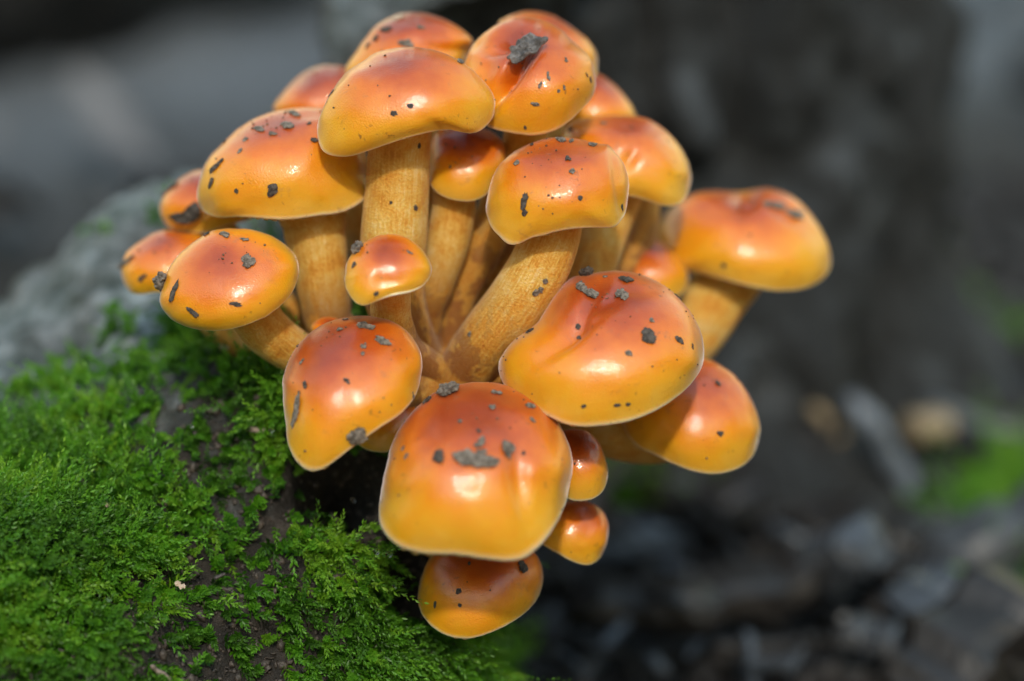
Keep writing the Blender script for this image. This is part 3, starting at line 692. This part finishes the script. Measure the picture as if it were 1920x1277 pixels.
for k, n in dict(A=42, B=60, C=34, D=22, E=8, F=40, G=14, H=26, J=26, K=12, L=46, M=8, N=6, O=14, P=10, S=14, T=4, U=4, V=10, W=14, X=14, I=8).items(): specks(k, n)

# ------------------------------------------------------------------ moss on the log
FULL = [np.array(CAPS[k]['cap'][0]) for k in CAPS]
def log_sample(fi, fj):
    i = min(int(fi), NA-2); j = min(int(fj), NQ-2); a, b = fi-i, fj-j
    f = lambda X: X[i, j]*(1-a)*(1-b)+X[i+1, j]*a*(1-b)+X[i, j+1]*(1-a)*b+X[i+1, j+1]*a*b
    n = f(LN); return f(LV), n/np.linalg.norm(n)
def make_moss():
    shoots = []; tries = 0
    ia = np.interp(-9, LA, np.arange(NA)), np.interp(7, LA, np.arange(NA))
    ja = np.interp(-1.1, LQ, np.arange(NQ)), np.interp(1.35, LQ, np.arange(NQ))
    while len(shoots) < 7000 and tries < 80000:
        tries += 1
        fi, fj = random.uniform(*ia), random.uniform(*ja)
        p, n = log_sample(fi, fj); a = np.interp(fi, np.arange(NA), LA); q = np.interp(fj, np.arange(NQ), LQ)
        x, y, z = to_px(p)
        if x < -160 or x > 1150 or y > 1420 or y < 330: 
            if random.random() < .82: continue
        pc = p/CM
        dens = .40+.75*n3(pc, .55, 12)+.65*n3(pc, 1.7, 31)+.55*n3(pc, 4, 3)
        if a > 3.3 or q > 1.15: continue
        h_ = math.exp(-((x-650)/75)**2-((y-915)/55)**2)+math.exp(-((x-790)/50)**2-((y-1090)/60)**2)  # moss kept out of the carved hollows so their shade stays dark
        dens -= 1.6*h_+.85*max(0, (.18-q))*1.2                       # open lichen crust on top
        dens -= .55*math.exp(-((x-480)/190)**2-((y-1110)/170)**2)+.55*math.exp(-((x-330)/120)**2-((y-1230)/60)**2)
        dens += .45*math.exp(-((x-150)/190)**2-((y-960)/120)**2)+.35*math.exp(-((x-330)/130)**2-((y-620)/70)**2)+.3*math.exp(-((x-700)/110)**2-((y-1100)/110)**2)
        dens = max(dens, .09 if h_ < .2 and q > .1 else 0)
        if random.random() > dens*1.15: continue
        shoots.append((p, n, random.random(), dens))
    grow(shoots, 'moss', 'bright green feathery moss growing over the log')
    return shoots
def grow(shoots, name, label, big=1.0):
    V, T, vv, tt = [], [], [], []
    grav = np.array([.35, -.45, -.8])                           # shoots hang outwards and down the slope
    nv = 0
    for (p, n, rv, dens) in shoots:
        L = big*random.uniform(.0030, .0085)*(.75+.5*min(1, max(0, dens)))*(.85+.7*n3(p/CM, 1.3, 55)); d0 = n*random.uniform(.5, 1.0)+rng.normal(0, .42, 3)+grav*random.uniform(.2, .9)
        if d0@n < .12: d0 = d0+n*(.25-d0@n)
        d0 /= np.linalg.norm(d0); bend = rng.normal(0, .35, 3)+n*.35-np.array([0, 0, .15]); k = random.randint(20, 32)
        col = np.clip(.5+.25*rng.normal()+.9*n3(p/CM, .8, 77)+.5*n3(p/CM, 3, 7), 0, 1)
        s = np.linspace(.02, 1, k)[:, None]; ctr = p+d0*L*s+bend*L*.45*s*s
        tg = d0+bend*.9*s; tg /= np.linalg.norm(tg, axis=1, keepdims=True)
        ref = np.cross(tg, [.31, .87, .21]); ref /= np.linalg.norm(ref, axis=1, keepdims=True); b2 = np.cross(tg, ref)
        ph = np.arange(k)*2.4+rv*6; rad = ref*np.cos(ph)[:, None]+b2*np.sin(ph)[:, None]
        ll = (big*random.uniform(.0010, .0019)*(1.1-.5*s)); wl = ll*.19
        dirl = tg*(.55+.55*s)+rad*(1.0-.35*s); dirl /= np.linalg.norm(dirl, axis=1, keepdims=True)
        sd = np.cross(dirl, rad); sd /= np.linalg.norm(sd, axis=1, keepdims=True)+1e-9
        a0 = ctr; m = ctr+dirl*ll*.42+rad*ll*.06; tip = ctr+dirl*ll-rad*ll*.10
        q = np.stack([a0, m+sd*wl, tip, m-sd*wl], 1).reshape(-1, 3); V.append(q)
        o = nv+np.arange(k)[:, None]*4; T.append(np.concatenate([o+[0, 1, 2], o+[0, 2, 3]], 0)); nv += 4*k
        vv.append(np.full(4*k, col)); tt.append(np.repeat(s[:, 0], 4)*np.tile([.3, .8, 1.2, .8], k))
    V = np.concatenate(V); T = np.concatenate(T); loc = np.array(LOG.location)
    o = link(name, mesh(name, V, T, M_MOSS, False, {'v': np.concatenate(vv), 'tip': np.clip(np.concatenate(tt), 0, 1)}))
    tag(o, label, None, None, 'stuff')
SHOOTS = make_moss()

# gritty wood mould between the moss shoots
def log_grit():
    V0, F0 = ico(1); V0 = np.asarray(V0); F0 = np.asarray(F0); V, F, c = [], [], 0
    ia = np.interp(-7, LA, np.arange(NA)), np.interp(3, LA, np.arange(NA)); ja = np.interp(.1, LQ, np.arange(NQ)), np.interp(1.1, LQ, np.arange(NQ))
    for i in range(9000):
        p, n = log_sample(random.uniform(*ia), random.uniform(*ja)); r = .0001+.0006*random.random()**4
        q = V0*(1+.45*rng.normal(0, .6, (len(V0), 1)))*r*rng.uniform(.5, 1.7, 3); V.append(q+p+n*r*.3); F.append(F0+c); c += len(V0)
    o = link('wood_mould', mesh('wood_mould', np.concatenate(V), np.concatenate(F), plain('mould_grain', (.055, .043, .035), .5, .7, 900), False)); tag(o, 'gritty brown wood mould between the moss on the log', None, None, 'stuff')
log_grit()
# things lying in the moss
LOGB = BVHTree.FromPolygons([Vector(v) for v in LV.reshape(-1, 3)], [list(map(int, f)) for f in grid_faces(NA, NQ, False)])
def on_log(px, py, lift=.0):
    d = (Vector(W(P(px, py, 0)))-CAMW).normalized(); p, n, _, _ = LOGB.ray_cast(CAMW, d)
    if p is None: return None, None
    if n.dot(d) > 0: n = -n
    return p+n*lift, n
def droplet(px, py, r):
    p, n = on_log(px, py, .0062)
    if p is None: return
    V0, F0 = ico(3); V = V0*np.array([1, 1, .93])*r*CM
    o = link('water_droplet', mesh('water_droplet', V, F0, M_WATER)); o.location = p
    tag(o, 'tiny clear water droplet caught on the moss', 'water droplet', 'water droplets on the moss')
for a in ((665, 1068, .055), (689, 1068, .055), (523, 857, .05), (675, 1096, .04), (687, 1004, .045), (362, 840, .035), (200, 1178, .035)): droplet(*a)
def twig(px, py, length, r, ang, mat, label, name='twig', cat='twig', lift=.0025):
    p, n = on_log(px, py, lift)
    if p is None: return
    n_, ns = 14, 10; V = []; c, s = math.cos(ang), math.sin(ang)
    right = Vector((1, 0, 0)); up = n.cross(right).normalized(); right = up.cross(n); d = (right*c+up*s).normalized(); b = n.cross(d)
    for i in range(n_):
        t = i/(n_-1)-.5
        ctr = d*(t*length)+n*(.12*length*noise.noise((t*3, px, 1)))+b*(.1*length*noise.noise((t*3, py, 5)))
        k = r*(.2 if i in (0, n_-1) else 1-.25*t+.2*noise.noise((t*9, px*.1, 2)))
        for j in range(ns): V.append(ctr+n*(k*math.cos(j*2*math.pi/ns))+b*(k*math.sin(j*2*math.pi/ns)))
    o = link(name, mesh(name, [v[:] for v in V], grid_faces(n_, ns), mat)); o.location = p; tag(o, label, cat)
M_TWIG = plain('twig_dark', (.05, .042, .04), .6); M_TWIGL = plain('twig_grey', (.22, .17, .14), .7)
twig(420, 1106, .0020, .00030, .45, M_TWIG, 'short dark twig bit lying on bare soil in the moss')
twig(282, 1268, .0042, .00035, -.35, M_TWIGL, 'grey-brown twig lying in the moss at the foot of the slope')
twig(485, 815, .0036, .00045, -.3, M_TWIGL, 'pinkish brown twig half buried in moss beside the lobed cap')
def scrap(px, py, w, h, rot, mat, label):
    global cseed; cseed += 1
    p, n = on_log(px, py, .0028)
    if p is None: return
    o = link('leaf_scrap', crumb_mesh(w*PXM, h*PXM, min(w, h)*PXM*.5, rot, mat, cseed)); place(o, p, n); tag(o, label, 'leaf scrap')
scrap(190, 972, 20, 22, .4, M_PALE, 'pale pinkish leaf scrap in the thick bright moss')
scrap(330, 1117, 20, 20, -.4, M_PALE, 'pale tan leaf scrap on the bare soil patch in the moss')
scrap(426, 676, 18, 24, -.4, M_PALE, 'pale straw scrap in shaded moss under the oval cap')
scrap(600, 990, 22, 26, .2, M_TWIGL, 'brownish scrap at the edge of the dark hollow')

# ------------------------------------------------------------------ litter on the ground to the right and behind
CHIPM = [plain('chip_slate', (.050, .058, .070), .32), plain('chip_brown', (.015, .013, .012), .45), plain('chip_grey', (.048, .052, .058), .42), plain('chip_tan', (.30, .23, .14), .8)]
def chip_mesh(L, Wd, T, seed, mat):
    rs = random.Random(seed); nx, ns = 9, 10; V = []
    for i in range(nx):
        t = i/(nx-1)-.5; k = (.55 if i in (0, nx-1) else 1)*(1+.35*noise.noise((t*4, seed, 0)))
        oy, oz = .3*Wd*noise.noise((t*2, seed, 4)), .5*T*noise.noise((t*2.5, seed, 9))
        for j in range(ns):
            a = 2*math.pi*j/ns; c, s = math.cos(a), math.sin(a); m = 1+.25*noise.noise((c*2+seed, s*2, t*5))
            V.append((t*L, oy+Wd/2*k*m*math.copysign(abs(c)**.6, c), oz+T/2*k*m*math.copysign(abs(s)**.6, s)))
    F = [list(map(int, f)) for f in grid_faces(nx, ns)]; F.append(list(range(ns))[::-1]); F.append([(nx-1)*ns+j for j in range(ns)])
    return mesh('wood_chip', V, F, mat, False)
def ground_pt(px, py, h=-.8):                  # where the line of sight meets the soil, cm -> world
    d = Vector(W(P(px, py, 0)))-CAMW; t = (h*CM-CAMW.z)/d.z; return CAMW+d*t
def chip(px, py, L, Wd, T, rz, rx, mat, label, group=None, cat='wood chip', seed=0, raise_=0.0, name='wood_chip'):
    p = ground_pt(px, py, raise_-.3); o = link(name, chip_mesh(L*CM, Wd*CM, T*CM, seed, mat)); o.location = p
    o.rotation_euler = (rx*.5, -rx, rz); tag(o, label, cat, group)
def stick(a, b, Wd, T, mat, label, seed, ends=True, name='wood_chip', cat='wood chip'):     # a splinter from ground spot a up or along to b
    A = ground_pt(*a); z = to_px(np.array(A))[2]; B = Vector(W(P(b[0], b[1], z+1.0))) if ends else ground_pt(*b)
    d = B-A; o = link(name, chip_mesh(d.length, Wd*CM, T*CM, seed, mat)); o.rotation_mode = 'QUATERNION'; o.rotation_quaternion = d.to_track_quat('X', 'Z'); o.location = (A+B)/2
    tag(o, label, cat)
stick((1612, 905), (1530, 762), .42, .36, CHIPM[3], 'pale straw-yellow stick stub leaning among dark litter right of the cluster', 3)
stick((1712, 930), (1600, 745), .95, .5, plain('splinter_blue', (.13, .15, .18), .4), 'long slate-blue wood splinter beside the straw-yellow stub', 4)
chip(1742, 800, 1.0, .8, .5, .3, 0, CHIPM[3], 'small tan wood nub behind the slate-blue splinter', seed=5, raise_=.4)
stick((1150, 985), (1325, 968), .5, .4, CHIPM[2], 'grey splinter lying flat on the dark soil under the egg-shaped cap', 6, False)
chip(1190, 1010, 1.4, .9, .6, .6, 0, CHIPM[0], 'bluish chip on the dark soil near the small slanting button cap', seed=7)
chip(1740, 1120, 1.6, 1.3, .8, .4, .2, CHIPM[0], 'chunky slate-blue bark lump on the soil heap at the right', seed=8, raise_=.4)
chip(1640, 1200, 1.5, 1.0, .6, -.4, 0, CHIPM[2], 'grey chip in front of the slate-blue bark lump', seed=9)
for (x, y, L, Wd, T, rz, rx, mi, rs_, lb) in ((1400, 905, 2.6, 1.3, .8, .9, .2, 1, .1, 'dark rotten wood slab lying beside the straw-yellow stub'),
    (1640, 985, 3.4, 1.6, .8, -.5, .1, 1, .1, 'broad dark bark slab below the slate-blue splinter'), (1380, 1110, 3.6, 1.4, .9, .3, .2, 1, .3, 'low dark bark slab on the soil under the flat grey splinter'),
    (1800, 1210, 3.4, 2.0, 1.4, .7, .4, 1, .6, 'chunky dark rotten wood block at the end of the soil heap'), (1560, 1050, 2.6, 1.2, 1.0, -.9, .6, 0, .6, 'slate-grey rotten wood wedge in the middle of the litter'),
    (1210, 1140, 3.0, 1.3, .8, -.2, .1, 1, .2, 'long dark bark piece beside the lowest hanging cap'), (1880, 1000, 3.4, 1.5, 1.0, .2, .4, 2, .5, 'grey bark piece at the mossy ground edge')):
    chip(x, y, L, Wd, T, rz, rx, CHIPM[mi], lb, seed=x, raise_=rs_, name='bark_piece', cat='bark piece')
sd_ = 20
MARKS = [((1562, 822), 'the straw-yellow stub'), ((1742, 800), 'the tan nub'), ((1290, 966), 'the flat grey splinter'), ((1190, 1010), 'the small slanting button cap'),
         ((1740, 1120), 'the slate-blue bark lump'), ((1300, 860), 'the egg-shaped cap'), ((1640, 1200), 'the grey chip of the soil heap'), ((1000, 1200), 'the lowest hanging cap')]
for i in range(90):
    sd_ += 1; x = random.uniform(1020, 1960); y = random.uniform(790, 1290)
    if (x < 1150 and y < 1000) or (1480 < x < 1760 and y < 980): continue
    near = (y-700)/580; big = random.uniform(.45, 1.6)*(1.15-.5*near); mi = random.choices([0, 1, 2, 3], [3, 6, 2, 0])[0]
    nm = ('slate-blue', 'dark brown', 'grey', 'tan')[mi]; wr = random.uniform(.35, .9)
    mk = min(MARKS, key=lambda m: (m[0][0]-x)**2+(m[0][1]-y)**2)[1]
    chip(x, y, big*random.uniform(1.0, 2.8), big*wr*.5, big*random.uniform(.15, .35), random.uniform(0, 3.1), random.uniform(-.6, .6), CHIPM[mi],
         '%s %s %s wood chip near %s' % ('tiny' if big < .55 else 'small' if big < .9 else 'large', 'narrow' if wr < .6 else 'broad', nm, mk), 'wood chips littering the soil', seed=sd_)

# dense crumbled soil and leaf mould nobody could count
def litter():
    V0, F0 = ico(1); V0 = np.asarray(V0); F0 = np.asarray(F0); V, F, c = [], [], 0
    for i in range(5200):
        x, y = rng.uniform(-.10, .34), rng.uniform(-.14, .42)
        z = -.011+.010*noise.noise((x*7, y*7, 1.3)); r = rng.uniform(.0012, .0045)
        q = V0*(1+.4*rng.normal(0, .5, (len(V0), 1)))*r*rng.uniform(.5, 1.4, 3); V.append(q+[x, y, z+r*.4]); F.append(F0+c); c += len(V0)
    o = link('soil_litter', mesh('soil_litter', np.concatenate(V), np.concatenate(F), plain('litter_soil', (.020, .019, .020), .7), False)); tag(o, 'crumbled dark soil and rotten wood litter', None, None, 'stuff')
litter()
def leaf_litter():
    V, F, c = [], [], 0
    for i in range(900):
        x, y = rng.uniform(-1.0, 1.1), rng.uniform(.30, 2.2); a = rng.uniform(0, 6.3); L, Wd = rng.uniform(.015, .045), rng.uniform(.008, .02)
        z = .012*rng.random(); ca, sa = math.cos(a), math.sin(a); n = 7
        for k in range(n):
            t = k/(n-1); w = Wd*math.sin(math.pi*(.08+.84*t))**.8; zz = z+.010*math.sin(t*3+i)+.004
            for s_ in (-1, 0, 1):
                lx, ly = (t-.5)*L, s_*w/2; V.append((x+lx*ca-ly*sa, y+lx*sa+ly*ca, zz+(.004 if s_ else 0)))
        for k in range(n-1):
            for s_ in (0, 1):
                b = c+k*3+s_; F.append([b, b+1, b+4, b+3])
        c += 3*n
    o = link('leaf_litter', mesh('leaf_litter', V, F, plain('dead_leaf', (.13, .13, .135), .75, .4, 30), False)); tag(o, 'dull dead leaves scattered over the distant soil', None, None, 'stuff')
leaf_litter()

def ground_moss():
    sh = []
    for (x, y, rx, ry, n, big) in ((1890, 1020, 80, 60, 260, 0), (1905, 900, 50, 30, 90, 0), (1180, 880, 90, 30, 160, 0), (1290, 905, 60, 25, 90, 0), (840, 1260, 60, 40, 200, 0), (1800, 640, 70, 30, 90, 0), (1700, 250, 30, 30, 40, 0)):
        for _ in range(n):
            px, py = random.gauss(x, rx*.6), random.gauss(y, ry*.6); p = np.array(ground_pt(px, py, -.8)); sh.append((p, np.array([0, 0, 1.0]), random.random(), .7))
    grow(sh, 'ground_moss', 'blurred green moss tufts on the dark soil', 2.0)
ground_moss()
# far fallen log closing off the top of the view
def far_log():
    a, b = ground_pt(-420, 130), ground_pt(620, -90); n, ns = 60, 28; V = []
    d = (b-a); L = d.length; d.normalize(); side = d.cross(Vector((0, 0, 1))).normalized()
    for i in range(n):
        t = i/(n-1); r = .085*(1-.35*t); ctr = a+d*(L*t)+Vector((0, 0, r*.8))
        for j in range(ns):
            th = 2*math.pi*j/ns; k = r*(1+.25*noise.noise((math.cos(th)*2, math.sin(th)*2, t*9))+.10*noise.noise((math.cos(th)*6, math.sin(th)*6, t*25)))
            V.append((ctr+side*(k*math.cos(th))+Vector((0, 0, 1))*(k*math.sin(th)))[:])
    F = [list(map(int, f)) for f in grid_faces(n, ns)]; F.append(list(range(ns))); F.append([(n-1)*ns+j for j in range(ns)][::-1])
    V = np.array(V); loc = np.array(a)
    o = link('fallen_log', None); o.location = a; link('bark', mesh('bark', V-loc, F, plain('far_bark', (.018, .018, .018), .85)), o)
    tag(o, 'dark fallen log lying far behind on the forest floor', 'log')
far_log()

# unseen trees added behind and beside the camera to block the low sky
def sky_block_trees():
    V, F, c = [], [], 0; rs = random.Random(5)
    for i in range(64):
        a = 2*math.pi*i/64+rs.uniform(-.04, .04)
        if math.cos(a) > .12: continue           # left open so low sky reflects on the cap tops
        D = rs.uniform(6.0, 10.5); H = D*rs.uniform(.52, .66); x, y = D*math.sin(a), D*math.cos(a); r = rs.uniform(.09, .17)
        n, ns = 9, 8
        for k in range(n):
            t = k/(n-1); ox, oy = .25*noise.noise((t*2, i, 0)), .25*noise.noise((t*2, i, 7))
            for j in range(ns):
                th = 2*math.pi*j/ns; q = r*(1-.75*t)*(1+.25*math.exp(-t*14)); V.append((x+ox+q*math.cos(th), y+oy+q*math.sin(th), H*.9*t-.03))
        for f in grid_faces(n, ns): F.append([int(v)+c for v in f])
        c += n*ns
        for k in range(420):
            t = rs.random()**.8; w = (.16*H+.5)*math.sin(math.pi*(.12+.86*t))**.8; th = rs.uniform(0, 6.283); q = w*rs.random()**.5
            p = np.array([x+q*math.cos(th), y+q*math.sin(th), H*(.06+.94*t)]); e1 = rng.normal(0, 1, 3); e1 /= np.linalg.norm(e1); e2 = np.cross(e1, rng.normal(0, 1, 3)); e2 /= np.linalg.norm(e2); L = rs.uniform(.10, .24)
            V += [p-e1*L, p+e2*L*.5, p+e1*L, p-e2*L*.5]; F.append([c, c+1, c+2, c+3]); c += 4
    o = link('sky_block_trees', mesh('sky_block_trees', V, F, plain('wood_foliage', (.035, .055, .022), .7, .4, 2), False)); tag(o, 'unseen dark green trees added to block the low sky', None, None, 'stuff')
sky_block_trees()
